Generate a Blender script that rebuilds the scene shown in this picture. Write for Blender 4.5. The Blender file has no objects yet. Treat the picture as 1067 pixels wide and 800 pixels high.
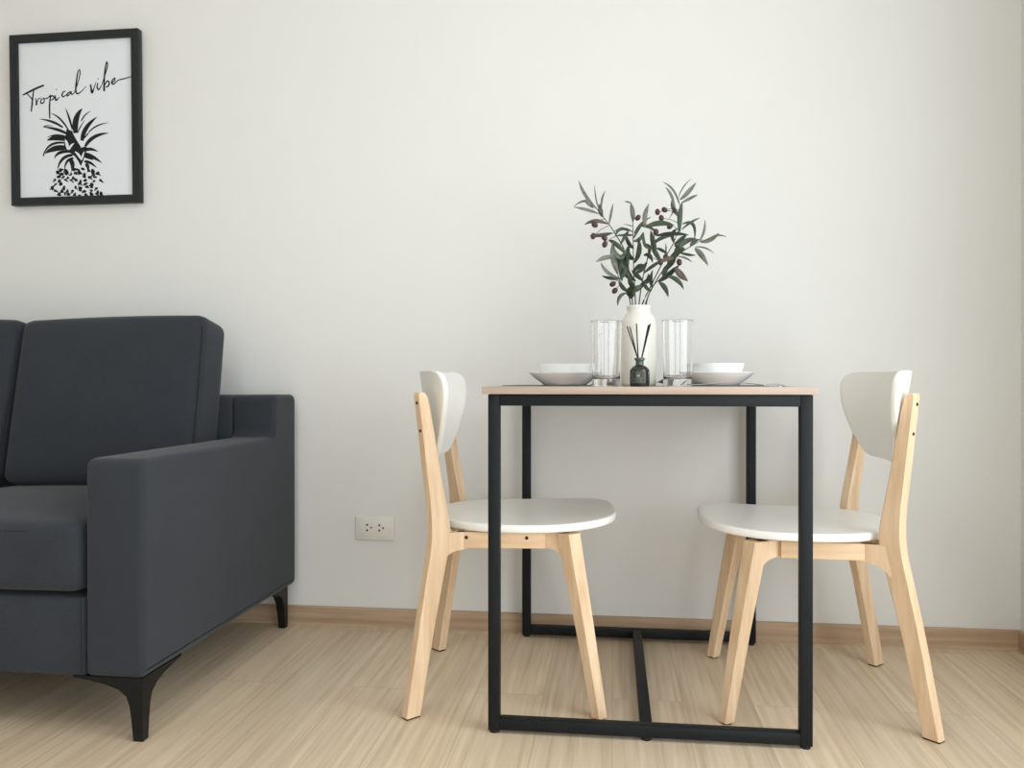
import bpy, bmesh, math, random
from mathutils import Vector, Matrix

random.seed(7)
R = math.radians
PI = math.pi
COL = bpy.context.scene.collection

# ------------------------------------------------------------------ camera
F_PX, W_PX, H_PX = 850.0, 1067.0, 800.0
YAW = R(7.0)
CAM_Z = 0.76
HORIZON = 398.0
PITCH = math.atan((HORIZON - 400.0) / F_PX)          # a hair downwards
cam_data = bpy.data.cameras.new('camera')
cam = bpy.data.objects.new('camera', cam_data)
COL.objects.link(cam)
cam_data.sensor_fit = 'HORIZONTAL'
cam_data.sensor_width = 36.0
cam_data.lens = 36.0 * F_PX / W_PX
cam_data.clip_start = 0.02
cam.location = (0, 0, CAM_Z)
cam.rotation_euler = (PI / 2 + PITCH, 0, YAW)
bpy.context.scene.camera = cam

WALL_Y = 2.475
TABLE_Z = 0.75


def at(px, py, y):
    """World point seen at a pixel of the photograph, on the plane Y = y."""
    k = (px - W_PX / 2) / F_PX
    c, s = math.cos(YAW), math.sin(YAW)
    # X = x c + y s ; d = -x s + y c ; X = k d
    x = (k * y * c - y * s) / (c + k * s)
    d = -x * s + y * c
    return Vector((x, y, CAM_Z - (py - HORIZON) / F_PX * d))


# ------------------------------------------------------------------ materials
def srgb(r, g, b):
    def f(v):
        v /= 255.0
        return v / 12.92 if v <= 0.04045 else ((v + 0.055) / 1.055) ** 2.4
    return (f(r), f(g), f(b), 1.0)


class NT:
    def __init__(self, name):
        self.m = bpy.data.materials.new(name)
        self.m.use_nodes = True
        self.t = self.m.node_tree
        self.b = self.t.nodes['Principled BSDF']

    def n(self, kind, **kw):
        nd = self.t.nodes.new(kind)
        for k, v in kw.items():
            if k.startswith('i_'):
                nd.inputs[k[2:].replace('_', ' ')].default_value = v
            else:
                setattr(nd, k, v)
        return nd

    def l(self, a, ao, b, bi):
        self.t.links.new(a.outputs[ao], b.inputs[bi])

    def coords(self, scale=(1, 1, 1), src='Object'):
        tc = self.n('ShaderNodeTexCoord')
        mp = self.n('ShaderNodeMapping')
        mp.inputs['Scale'].default_value = scale
        self.l(tc, src, mp, 'Vector')
        return mp

    def noise(self, mp, scale, detail=4, rough=0.55):
        nz = self.n('ShaderNodeTexNoise')
        nz.inputs['Scale'].default_value = scale
        nz.inputs['Detail'].default_value = detail
        nz.inputs['Roughness'].default_value = rough
        self.l(mp, 'Vector', nz, 'Vector')
        return nz

    def ramp(self, src, out, stops):
        rp = self.n('ShaderNodeValToRGB')
        el = rp.color_ramp.elements
        while len(el) > 1:
            el.remove(el[-1])
        el[0].position, el[0].color = stops[0]
        for p, c in stops[1:]:
            e = el.new(p)
            e.color = c
        self.l(src, out, rp, 'Fac')
        return rp

    def bump(self, src, out, strength, dist=0.001):
        bp = self.n('ShaderNodeBump')
        bp.inputs['Strength'].default_value = strength
        bp.inputs['Distance'].default_value = dist
        self.l(src, out, bp, 'Height')
        self.l(bp, 'Normal', self.b, 'Normal')
        return bp


def plain(name, rgb, rough=0.5, var=0.03, scale=30, spec=0.5, metallic=0.0, bump=0.0, bscale=300):
    t = NT(name)
    c = srgb(*rgb)
    mp = t.coords()
    nz = t.noise(mp, scale)
    lo = tuple(v * (1 - var) for v in c[:3]) + (1,)
    hi = tuple(min(1, v * (1 + var)) for v in c[:3]) + (1,)
    rp = t.ramp(nz, 'Fac', [(0.3, lo), (0.7, hi)])
    t.l(rp, 'Color', t.b, 'Base Color')
    t.b.inputs['Roughness'].default_value = rough
    t.b.inputs['Metallic'].default_value = metallic
    t.b.inputs['Specular IOR Level'].default_value = spec
    if bump:
        nb = t.noise(mp, bscale)
        t.bump(nb, 'Fac', bump)
    return t.m


def wood(name, light, dark, stretch=(55, 55, 3.0), rough=0.45, spec=0.4):
    t = NT(name)
    mp = t.coords(stretch)
    n1 = t.noise(mp, 1.0, 5, 0.6)
    rp = t.ramp(n1, 'Fac', [(0.30, srgb(*dark)), (0.62, srgb(*light))])
    t.l(rp, 'Color', t.b, 'Base Color')
    t.b.inputs['Roughness'].default_value = rough
    t.b.inputs['Specular IOR Level'].default_value = spec
    t.bump(n1, 'Fac', 0.08)
    return t.m


def floor_material():
    t = NT('laminate_floor')
    tc = t.n('ShaderNodeTexCoord')
    sp = t.n('ShaderNodeSeparateXYZ')
    t.l(tc, 'Object', sp, 'Vector')
    cb = t.n('ShaderNodeCombineXYZ')
    t.l(sp, 'Y', cb, 'X')
    t.l(sp, 'X', cb, 'Y')
    br = t.n('ShaderNodeTexBrick')
    br.offset = 0.37
    br.inputs['Scale'].default_value = 1.0
    br.inputs['Brick Width'].default_value = 1.21
    br.inputs['Row Height'].default_value = 0.165
    br.inputs['Mortar Size'].default_value = 0.0009
    br.inputs['Mortar Smooth'].default_value = 0.3
    br.inputs['Color1'].default_value = (0, 0, 0, 1)
    br.inputs['Color2'].default_value = (1, 1, 1, 1)
    br.inputs['Mortar'].default_value = (0.5, 0.5, 0.5, 1)
    t.l(cb, 'Vector', br, 'Vector')
    # grain: per-plank offset so that the figure breaks at the seams
    ad = t.n('ShaderNodeVectorMath', operation='MULTIPLY_ADD')
    t.l(br, 'Color', ad, 0)
    ad.inputs[1].default_value = (7.3, 3.1, 5.7)
    t.l(tc, 'Object', ad, 2)
    mp = t.n('ShaderNodeMapping')
    mp.inputs['Scale'].default_value = (75, 2.2, 1)
    t.l(ad, 'Vector', mp, 'Vector')
    n1 = t.noise(mp, 1.0, 6, 0.62)
    mp2 = t.n('ShaderNodeMapping')
    mp2.inputs['Scale'].default_value = (14, 1.1, 1)
    t.l(ad, 'Vector', mp2, 'Vector')
    n2 = t.noise(mp2, 1.0, 4, 0.55)
    r1 = t.ramp(n1, 'Fac', [(0.28, srgb(191, 170, 143)), (0.5, srgb(212, 193, 167)), (0.72, srgb(224, 208, 184))])
    r2 = t.ramp(n2, 'Fac', [(0.25, (0.91, 0.90, 0.89, 1)), (0.6, (1, 1, 1, 1))])
    mx = t.n('ShaderNodeMix', data_type='RGBA', blend_type='MULTIPLY')
    mx.inputs[0].default_value = 1.0
    t.t.links.new(r1.outputs['Color'], mx.inputs[6])
    t.t.links.new(r2.outputs['Color'], mx.inputs[7])
    rv = t.ramp(br, 'Color', [(0.0, (0.93, 0.93, 0.93, 1)), (1.0, (1.03, 1.02, 1.0, 1))])
    mx2 = t.n('ShaderNodeMix', data_type='RGBA', blend_type='MULTIPLY')
    mx2.inputs[0].default_value = 1.0
    t.t.links.new(mx.outputs[2], mx2.inputs[6])
    t.t.links.new(rv.outputs['Color'], mx2.inputs[7])
    mx3 = t.n('ShaderNodeMix', data_type='RGBA', blend_type='MIX')
    t.l(br, 'Fac', mx3, 0)
    t.t.links.new(mx2.outputs[2], mx3.inputs[6])
    mx3.inputs[7].default_value = srgb(178, 156, 130)
    t.t.links.new(mx3.outputs[2], t.b.inputs['Base Color'])
    t.b.inputs['Roughness'].default_value = 0.42
    t.b.inputs['Specular IOR Level'].default_value = 0.4
    t.bump(n1, 'Fac', 0.05)
    return t.m


def fabric(name, rgb):
    t = NT(name)
    mp = t.coords()
    wv1 = t.n('ShaderNodeTexWave', wave_type='BANDS', bands_direction='X')
    wv1.inputs['Scale'].default_value = 160
    wv1.inputs['Distortion'].default_value = 1.5
    t.l(mp, 'Vector', wv1, 'Vector')
    n1 = t.noise(mp, 420, 3, 0.7)
    n2 = t.noise(mp, 9, 3)
    c = srgb(*rgb)
    rp = t.ramp(n1, 'Fac', [(0.25, tuple(v * 0.72 for v in c[:3]) + (1,)), (0.75, tuple(v * 1.3 for v in c[:3]) + (1,))])
    r2 = t.ramp(n2, 'Fac', [(0.3, (0.94, 0.94, 0.94, 1)), (0.7, (1.05, 1.05, 1.05, 1))])
    mx = t.n('ShaderNodeMix', data_type='RGBA', blend_type='MULTIPLY')
    mx.inputs[0].default_value = 1.0
    t.t.links.new(rp.outputs['Color'], mx.inputs[6])
    t.t.links.new(r2.outputs['Color'], mx.inputs[7])
    t.t.links.new(mx.outputs[2], t.b.inputs['Base Color'])
    t.b.inputs['Roughness'].default_value = 0.9
    t.b.inputs['Specular IOR Level'].default_value = 0.15
    t.b.inputs['Sheen Weight'].default_value = 0.12
    t.b.inputs['Sheen Roughness'].default_value = 0.5
    t.bump(n1, 'Fac', 0.3, 0.0008)
    return t.m


def leaf_material(name, rgb):
    t = NT(name)
    mp = t.coords()
    nz = t.noise(mp, 60)
    c = srgb(*rgb)
    rp = t.ramp(nz, 'Fac', [(0.3, tuple(v * 0.75 for v in c[:3]) + (1,)), (0.7, tuple(v * 1.2 for v in c[:3]) + (1,))])
    t.l(rp, 'Color', t.b, 'Base Color')
    t.b.inputs['Roughness'].default_value = 0.55
    t.b.inputs['Specular IOR Level'].default_value = 0.35
    return t.m


def glass_material(name, rgb=(1, 1, 1), ior=1.47):
    t = NT(name)
    t.b.inputs['Base Color'].default_value = rgb + (1,)
    t.b.inputs['Transmission Weight'].default_value = 1.0
    t.b.inputs['Roughness'].default_value = 0.01
    t.b.inputs['IOR'].default_value = ior
    return t.m


M = {}
M['wall'] = plain('matt_white_wall_paint', (226, 226, 224), 0.9, 0.008, 3, 0.2, bump=0.03, bscale=220)
M['ceiling'] = plain('white_ceiling_paint', (240, 239, 236), 0.9, 0.008, 3, 0.2)
M['floor'] = floor_material()
M['skirting'] = wood('oak_skirting_wood', (188, 162, 136), (164, 136, 109), (2.0, 60, 60), 0.5)
M['upvc'] = plain('white_window_frame', (238, 238, 236), 0.4, 0.01)
M['birch'] = wood('birch_wood', (231, 204, 172), (211, 179, 143), (48, 48, 2.6), 0.45)
M['birch_rail'] = wood('birch_rail_wood', (227, 198, 164), (207, 174, 138), (2.6, 48, 48), 0.45)
M['white_lacquer'] = plain('white_lacquer', (240, 239, 234), 0.35, 0.01, 4, 0.45)
M['black_steel'] = plain('black_powder_coated_steel', (18, 22, 25), 0.55, 0.08, 40, 0.25, bump=0.05, bscale=900)
M['black_plastic'] = plain('black_plastic', (16, 16, 17), 0.55, 0.05)
M['top_wood'] = wood('pale_oak_table_board', (180, 161, 148), (158, 139, 125), (3.0, 60, 60), 0.5)
M['fabric'] = fabric('slate_grey_fabric', (49, 53, 59))
M['seam'] = fabric('dark_seam_thread', (42, 45, 50))
M['sofa_leg'] = plain('black_sofa_leg_metal', (15, 15, 16), 0.5, 0.05, 30, 0.3)
M['bolt'] = plain('dark_steel_bolt', (60, 48, 40), 0.4, 0.05, 60, 0.5, 0.6)
M['porcelain'] = plain('white_porcelain', (240, 241, 240), 0.12, 0.006, 5, 0.5)
M['vase'] = plain('ivory_glazed_ceramic', (229, 228, 219), 0.28, 0.015, 6, 0.5)
M['mat'] = plain('dark_grey_placemat_vinyl', (112, 110, 107), 0.6, 0.12, 200, 0.3, bump=0.3, bscale=500)
M['steel'] = plain('polished_steel', (200, 200, 200), 0.16, 0.02, 20, 0.5, 1.0)
M['glass'] = glass_material('clear_glass')
M['dark_glass'] = plain('black_green_bottle_glass', (22, 27, 24), 0.12, 0.1, 10, 0.6)
M['neck_glass'] = plain('grey_green_bottle_neck', (70, 82, 74), 0.15, 0.1, 10, 0.6)
M['label'] = plain('dark_bottle_label', (48, 50, 47), 0.5, 0.05)
M['label_mark'] = plain('grey_label_print', (150, 148, 138), 0.5, 0.05)
M['reed'] = plain('black_reed', (24, 22, 21), 0.7, 0.1, 80)
M['stem'] = plain('olive_stem', (64, 62, 46), 0.6, 0.15, 60)
M['leaf'] = leaf_material('olive_leaf_green', (72, 86, 68))
M['leaf_pale'] = leaf_material('olive_leaf_grey_green', (112, 117, 104))
M['leaf_dark'] = leaf_material('olive_leaf_deep_green', (50, 64, 48))
M['leaf_brown'] = leaf_material('olive_leaf_brown', (92, 82, 74))
M['olive'] = plain('dark_olive_fruit', (66, 42, 37), 0.35, 0.25, 50, 0.5)
M['frame'] = plain('black_picture_frame', (26, 30, 30), 0.45, 0.06, 30, 0.4)
M['paper'] = plain('white_poster_paper', (226, 230, 236), 0.6, 0.006, 10, 0.3)
M['ink'] = plain('black_poster_ink', (20, 24, 26), 0.6, 0.05, 60, 0.3)
M['socket'] = plain('white_socket_plastic', (228, 226, 220), 0.4, 0.01, 20, 0.4)
M['hole'] = plain('socket_hole_black', (12, 12, 12), 0.8, 0.05)


# ------------------------------------------------------------------ mesh helpers
def obj(name, bm, mats, parent=None, smooth=True, angle=40):
    bmesh.ops.recalc_face_normals(bm, faces=bm.faces[:])
    me = bpy.data.meshes.new(name)
    bm.to_mesh(me)
    bm.free()
    if not isinstance(mats, (list, tuple)):
        mats = [mats]
    for m in mats:
        me.materials.append(m)
    if smooth:
        for p in me.polygons:
            p.use_smooth = True
        try:
            me.set_sharp_from_angle(angle=R(angle))
        except Exception:
            pass
    o = bpy.data.objects.new(name, me)
    COL.objects.link(o)
    if parent is not None:
        o.parent = parent
    return o


def tag(o, label, cat, group=None):
    o['label'] = label
    o['category'] = cat
    if group:
        o['group'] = group
    return o


def thing(name, label, cat, loc=(0, 0, 0), rz=0.0, group=None):
    o = bpy.data.objects.new(name, None)
    o.empty_display_size = 0.05
    COL.objects.link(o)
    o.location = loc
    o.rotation_euler = (0, 0, rz)
    return tag(o, label, cat, group)


def structure(name, bm, mat, smooth=False):
    o = obj(name, bm, mat, None, smooth)
    o['kind'] = 'structure'
    return o


def dup(root, loc, rz, label, group=None):
    r = root.copy()
    COL.objects.link(r)
    r.location = loc
    r.rotation_euler = (0, 0, rz)
    r['label'] = label
    if group:
        r['group'] = group
    for ch in list(root.children):
        c = ch.copy()
        COL.objects.link(c)
        c.parent = r
        for g in list(ch.children):
            d = g.copy()
            COL.objects.link(d)
            d.parent = c
    return r


def box(bm, x0, x1, y0, y1, z0, z1, bev=0.0, seg=2):
    vs = [bm.verts.new(p) for p in ((x0, y0, z0), (x1, y0, z0), (x1, y1, z0), (x0, y1, z0),
                                    (x0, y0, z1), (x1, y0, z1), (x1, y1, z1), (x0, y1, z1))]
    fs = [bm.faces.new([vs[i] for i in f]) for f in
          ((0, 3, 2, 1), (4, 5, 6, 7), (0, 1, 5, 4), (1, 2, 6, 5), (2, 3, 7, 6), (3, 0, 4, 7))]
    if bev:
        es = list({e for f in fs for e in f.edges})
        bmesh.ops.bevel(bm, geom=es, offset=bev, segments=seg, profile=0.5, affect='EDGES')


def loft(bm, rings, cap=True, close=True):
    rv = [[bm.verts.new(p) for p in r] for r in rings]
    for a, b in zip(rv, rv[1:]):
        n = len(a)
        for i in range(n if close else n - 1):
            j = (i + 1) % n
            bm.faces.new((a[i], a[j], b[j], b[i]))
    if cap:
        bm.faces.new(list(reversed(rv[0])))
        bm.faces.new(rv[-1])
    return rv


def lathe(bm, prof, seg=48, cx=0, cy=0, cz=0):
    """prof: list of (r, z); r = 0 closes with a fan."""
    prev = None
    for r, z in prof:
        if r <= 1e-7:
            cur = [bm.verts.new((cx, cy, cz + z))]
        else:
            cur = [bm.verts.new((cx + r * math.cos(2 * PI * i / seg), cy + r * math.sin(2 * PI * i / seg), cz + z))
                   for i in range(seg)]
        if prev is not None:
            if len(prev) == 1 and len(cur) > 1:
                for i in range(seg):
                    bm.faces.new((prev[0], cur[(i + 1) % seg], cur[i]))
            elif len(cur) == 1 and len(prev) > 1:
                for i in range(seg):
                    bm.faces.new((prev[i], prev[(i + 1) % seg], cur[0]))
            elif len(cur) > 1:
                for i in range(seg):
                    j = (i + 1) % seg
                    bm.faces.new((prev[i], prev[j], cur[j], cur[i]))
        prev = cur


def smooth_path(pts, n=6):
    """Catmull-Rom through points (tuples of any length)."""
    out = []
    P = [pts[0]] + list(pts) + [pts[-1]]
    for i in range(1, len(P) - 2):
        p0, p1, p2, p3 = P[i - 1], P[i], P[i + 1], P[i + 2]
        for k in range(n):
            t = k / n
            out.append(tuple(0.5 * ((2 * b) + (-a + c) * t + (2 * a - 5 * b + 4 * c - d) * t * t +
                                    (-a + 3 * b - 3 * c + d) * t ** 3) for a, b, c, d in zip(p0, p1, p2, p3)))
    out.append(tuple(pts[-1]))
    return out


def tube(bm, pts, rad, seg=8):
    pts = [Vector(p) for p in pts]
    rings = []
    for i, p in enumerate(pts):
        t = (pts[min(i + 1, len(pts) - 1)] - pts[max(i - 1, 0)]).normalized()
        a = Vector((0, 0, 1)) if abs(t.z) < 0.9 else Vector((1, 0, 0))
        u = t.cross(a).normalized()
        v = t.cross(u)
        r = rad[i] if isinstance(rad, (list, tuple)) else rad
        rings.append([p + (u * math.cos(2 * PI * k / seg) + v * math.sin(2 * PI * k / seg)) * r for k in range(seg)])
    loft(bm, rings)


def prism(bm, poly, axis, a, b, bev=0.0, seg=2):
    """Extrude a 2-D polygon along axis 'x' or 'y' from a to b."""
    def P(p, t):
        return (t, p[0], p[1]) if axis == 'x' else (p[0], t, p[1])
    lo = [bm.verts.new(P(p, a)) for p in poly]
    hi = [bm.verts.new(P(p, b)) for p in poly]
    n = len(poly)
    fs = [bm.faces.new(list(reversed(lo))), bm.faces.new(hi)]
    for i in range(n):
        fs.append(bm.faces.new((lo[i], lo[(i + 1) % n], hi[(i + 1) % n], hi[i])))
    if bev:
        es = list({e for f in fs for e in f.edges})
        bmesh.ops.bevel(bm, geom=es, offset=bev, segments=seg, profile=0.5, affect='EDGES')


def soft_prism(bm, poly, x0, x1, r, seg=5):
    """Upholstered slab: a (y, z) outline extruded along x with rounded rims."""
    n = len(poly)
    area2 = sum(poly[i][0] * poly[(i + 1) % n][1] - poly[(i + 1) % n][0] * poly[i][1] for i in range(n))
    sg = 1 if area2 > 0 else -1
    nrm = []
    for i in range(n):
        a, b, c = Vector(poly[i - 1]), Vector(poly[i]), Vector(poly[(i + 1) % n])
        t = ((b - a).normalized() + (c - b).normalized()).normalized()
        nrm.append(Vector((-t.y, t.x)) * sg)

    def ring(x, inset):
        return [(x, poly[i][0] + nrm[i].x * inset, poly[i][1] + nrm[i].y * inset) for i in range(n)]
    rings = [ring(x0, r * 1.25)]
    for k in range(seg + 1):
        a = PI / 2 * k / seg
        rings.append(ring(x0 + r * (1 - math.cos(a)), r * (1 - math.sin(a))))
    for k in range(seg, -1, -1):
        a = PI / 2 * k / seg
        rings.append(ring(x1 - r * (1 - math.cos(a)), r * (1 - math.sin(a))))
    rings.append(ring(x1, r * 1.25))
    loft(bm, rings)


def round_poly(poly, radii, n=6):
    """Round the corners of a 2-D polygon."""
    out = []
    m = len(poly)
    for i, p in enumerate(poly):
        r = radii[i] if isinstance(radii, (list, tuple)) else radii
        p = Vector(p)
        a, b = Vector(poly[i - 1]) - p, Vector(poly[(i + 1) % m]) - p
        if r <= 0:
            out.append(tuple(p))
            continue
        q0, q1 = p + a.normalized() * r, p + b.normalized() * r
        for k in range(n + 1):
            t = k / n
            q = q0 * (1 - t) ** 2 + p * (2 * t * (1 - t)) + q1 * t * t
            out.append(tuple(q))
    return out


# ------------------------------------------------------------------ the room
X_L, X_R, Y_B, CEIL = -3.3, 1.152, -2.3, 2.6
WIN_Y0, WIN_Y1, WIN_Z0, WIN_Z1 = -1.0, 1.55, 0.08, 2.25

bm = bmesh.new(); box(bm, X_L - 0.1, X_R + 0.1, Y_B - 0.1, WALL_Y + 0.1, -0.1, 0.0)
structure('floor', bm, M['floor'])
bm = bmesh.new(); box(bm, X_L - 0.1, X_R + 0.1, Y_B - 0.1, WALL_Y + 0.1, CEIL, CEIL + 0.1)
structure('ceiling', bm, M['ceiling'])
bm = bmesh.new(); box(bm, X_L - 0.1, X_R + 0.1, WALL_Y, WALL_Y + 0.1, 0.0, CEIL)
structure('wall_back', bm, M['wall'])
bm = bmesh.new(); box(bm, X_L - 0.1, X_L, Y_B, WALL_Y, 0.0, CEIL)
structure('wall_left', bm, M['wall'])
W2X0, W2X1, W2Z0, W2Z1 = -0.9, 1.05, 0.06, 2.2
bm = bmesh.new()
for a in ((X_L - 0.1, W2X0, 0, CEIL), (W2X1, X_R + 0.1, 0, CEIL), (W2X0, W2X1, 0, W2Z0), (W2X0, W2X1, W2Z1, CEIL)):
    box(bm, a[0], a[1], Y_B - 0.1, Y_B, a[2], a[3])
structure('wall_front', bm, M['wall'])
bm = bmesh.new()
for a in ((W2X0, W2X0 + 0.06, W2Z0, W2Z1), (W2X1 - 0.06, W2X1, W2Z0, W2Z1), (W2X0, W2X1, W2Z0, W2Z0 + 0.06), (W2X0, W2X1, W2Z1 - 0.06, W2Z1),
          ((W2X0 + W2X1) / 2 - 0.04, (W2X0 + W2X1) / 2 + 0.04, W2Z0, W2Z1)):
    box(bm, a[0], a[1], Y_B - 0.08, Y_B - 0.02, a[2], a[3], 0.004)
structure('window_2', bm, M['upvc'])
bm = bmesh.new()
for a in ((WIN_Y1, WALL_Y, 0, CEIL), (Y_B, WIN_Y0, 0, CEIL), (WIN_Y0, WIN_Y1, 0, WIN_Z0), (WIN_Y0, WIN_Y1, WIN_Z1, CEIL)):
    box(bm, X_R, X_R + 0.1, a[0], a[1], a[2], a[3])
structure('wall_right', bm, M['wall'])
bm = bmesh.new()
for a in ((WIN_Y0, WIN_Y0 + 0.06, WIN_Z0, WIN_Z1), (WIN_Y1 - 0.06, WIN_Y1, WIN_Z0, WIN_Z1),
          (WIN_Y0, WIN_Y1, WIN_Z0, WIN_Z0 + 0.06), (WIN_Y0, WIN_Y1, WIN_Z1 - 0.06, WIN_Z1),
          ((WIN_Y0 + WIN_Y1) / 2 - 0.04, (WIN_Y0 + WIN_Y1) / 2 + 0.04, WIN_Z0, WIN_Z1)):
    box(bm, X_R + 0.02, X_R + 0.08, a[0], a[1], a[2], a[3], 0.004)
structure('window_1', bm, M['upvc'])


def skirting(name, x0, x1, y0, y1, wallside):
    """Board with an eased top and a fine bead along the floor."""
    h, t = 0.056, 0.012
    if wallside == 'y':
        prof = round_poly([(y1, 0.0), (y0 - 0.003, 0.0), (y0 - 0.003, 0.004), (y0, 0.006), (y0, h), (y1, h)], [0, 0, 0.002, 0, 0.006, 0], 4)
        bm = bmesh.new(); prism(bm, prof, 'x', x0, x1)
    else:
        prof = round_poly([(x1, 0.0), (x0 - 0.003, 0.0), (x0 - 0.003, 0.004), (x0, 0.006), (x0, h), (x1, h)], [0, 0, 0.002, 0, 0.006, 0], 4)
        bm = bmesh.new(); prism(bm, prof, 'y', y0, y1)
    return structure(name, bm, M['skirting'])


skirting('baseboard_back', X_L, X_R - 0.012, WALL_Y - 0.012, WALL_Y, 'y')
skirting('baseboard_right', X_R - 0.012, X_R, WIN_Y1 + 0.3, WALL_Y, 'x')


# ------------------------------------------------------------------ sofa
def rounded_block(bm, x0, x1, y0, y1, z0, z1, r, bulge=(0, 0, 0), n=14):
    """A soft cushion: subdivided box, rounded edges, each face puffed a little."""
    cx, cy, cz = (x0 + x1) / 2, (y0 + y1) / 2, (z0 + z1) / 2
    hx, hy, hz = (x1 - x0) / 2, (y1 - y0) / 2, (z1 - z0) / 2
    tmp = bmesh.new()
    bmesh.ops.create_cube(tmp, size=2.0)
    bmesh.ops.subdivide_edges(tmp, edges=tmp.edges[:], cuts=n, use_grid_fill=True)

    def warp(t, h):
        # denser towards the edges so that the rounding has vertices
        s = math.copysign(1 - (1 - abs(t)) ** 1.7, t)
        return s * h
    idx = {}
    for v in tmp.verts:
        p = Vector((warp(v.co.x, hx), warp(v.co.y, hy), warp(v.co.z, hz)))
        q = Vector((max(-hx + r, min(hx - r, p.x)), max(-hy + r, min(hy - r, p.y)), max(-hz + r, min(hz - r, p.z))))
        d = p - q
        if d.length > 1e-9:
            p = q + d.normalized() * r if min(abs(abs(p.x) - hx), abs(abs(p.y) - hy), abs(abs(p.z) - hz)) < 1e-6 else p
        fx, fy, fz = 1 - (p.x / hx) ** 2, 1 - (p.y / hy) ** 2, 1 - (p.z / hz) ** 2
        fx, fy, fz = (max(0.0, f) for f in (fx, fy, fz))
        p = Vector((p.x + bulge[0] * fy * fz * p.x / hx, p.y + bulge[1] * fx * fz * p.y / hy, p.z + bulge[2] * fx * fy * p.z / hz))
        idx[v] = bm.verts.new(p + Vector((cx, cy, cz)))
    for f in tmp.faces:
        bm.faces.new([idx[v] for v in f.verts])
    tmp.free()


SX1 = -0.980            # right side of the sofa
SX0 = SX1 - 1.51
SYF, SYB = 1.607, 2.445
SB = 0.134              # underside
ARM_W, ARM_Z, BACK_Z = 0.131, 0.598, 0.722
STEP = 2.285
sofa = thing('sofa', 'slate grey fabric sofa with loose back cushions and black metal legs below the framed poster', 'sofa',
             ((SX0 + SX1) / 2, (SYF + SYB) / 2, 0))
S0 = Vector((-(SX0 + SX1) / 2, -(SYF + SYB) / 2, 0))


def sofa_part(name, bm, mat, parent=None, angle=50):
    if parent is None:
        bmesh.ops.translate(bm, vec=S0, verts=bm.verts[:])
        return obj(name, bm, mat, sofa, True, angle)
    bmesh.ops.translate(bm, vec=S0, verts=bm.verts[:])
    return obj(name, bm, mat, parent, True, angle)


for x0, x1 in ((SX1 - ARM_W, SX1), (SX0, SX0 + ARM_W)):
    bm = bmesh.new()
    prof = round_poly([(SYF, SB), (SYB, SB), (SYB, BACK_Z), (STEP, BACK_Z), (STEP, ARM_Z), (SYF, ARM_Z)],
                      [0.016, 0.018, 0.026, 0.026, 0.03, 0.026], 7)
    soft_prism(bm, prof, x0, x1, 0.013)
    arm = sofa_part('arm', bm, M['fabric'])
    # piping line along the outer edge of the arm top
bm = bmesh.new()
box(bm, SX0 + ARM_W + 0.001, SX1 - ARM_W - 0.001, STEP, SYB, SB + 0.02, BACK_Z - 0.001, 0.014, 4)
sofa_part('back_frame', bm, M['fabric'])
bm = bmesh.new()
box(bm, SX0 + ARM_W + 0.001, SX1 - ARM_W - 0.001, SYF + 0.003, STEP - 0.002, SB, 0.296, 0.008, 3)
rail = sofa_part('seat_base', bm, M['fabric'])
bm = bmesh.new()
tube(bm, [(SX1 - ARM_W - 0.004, SYF + 0.001, 0.30), (SX1 - ARM_W - 0.004, SYF + 0.001, 0.20), (SX1 - ARM_W - 0.003, SYF + 0.001, SB + 0.004)], 0.0022, 6)
sofa_part('seam', bm, M['seam'], rail)

XM = (SX0 + SX1) / 2
for a, b in ((XM + 0.003, SX1 - ARM_W - 0.009), (SX0 + ARM_W + 0.009, XM - 0.003)):
    bm = bmesh.new()
    rounded_block(bm, a, b, SYF - 0.006, STEP - 0.02, 0.309, 0.462, 0.03, (0.003, 0.008, 0.014))
    sc = sofa_part('seat_cushion', bm, M['fabric'])
    bm = bmesh.new()
    tube(bm, smooth_path([(a + 0.02, SYF + 0.006, 0.437), (a + 0.10, SYF - 0.004, 0.441), ((a + b) / 2, SYF - 0.009, 0.444),
                          (b - 0.10, SYF - 0.004, 0.441), (b - 0.02, SYF + 0.006, 0.437)], 5), 0.0016, 6)
    sofa_part('seam', bm, M['seam'], sc)

for n_, (a, b) in enumerate(((XM + 0.028, SX1 - ARM_W - 0.030), (SX0 + ARM_W + 0.030, XM + 0.010))):
    bm = bmesh.new()
    rounded_block(bm, a, b, -0.074, 0.074, 0.0, 0.478, 0.028, (0.004, 0.022, 0.010))
    # lean the cushion against the back
    mat = Matrix.Translation((0, 2.168, 0.468)) @ Matrix.Rotation(R(-12.0), 4, 'X') @ Matrix.Rotation(R(-1.2 if n_ == 0 else 0.6), 4, 'Y')
    piv = Matrix.Translation(((a + b) / 2, 0, 0))
    bmesh.ops.transform(bm, matrix=piv @ mat @ piv.inverted(), verts=bm.verts[:])
    bc = sofa_part('back_cushion', bm, M['fabric'])
    bm = bmesh.new()
    x = b - 0.006
    e = [(b - 0.016, -0.067, 0.462), (b - 0.003, -0.067, 0.43), (b - 0.001, -0.067, 0.25), (b - 0.003, -0.067, 0.04)]
    tube(bm, e, 0.0022, 6)
    bmesh.ops.transform(bm, matrix=piv @ mat @ piv.inverted(), verts=bm.verts[:])
    sofa_part('piping', bm, M['seam'], bc)

LEGP = [(0, 0), (0.021, 0), (0.026, 0.05), (0.030, 0.075), (0.037, 0.094), (0.055, 0.108), (0.085, 0.118), (0.120, 0.125), (0.155, 0.130), (0.160, SB), (0, SB)]


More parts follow.
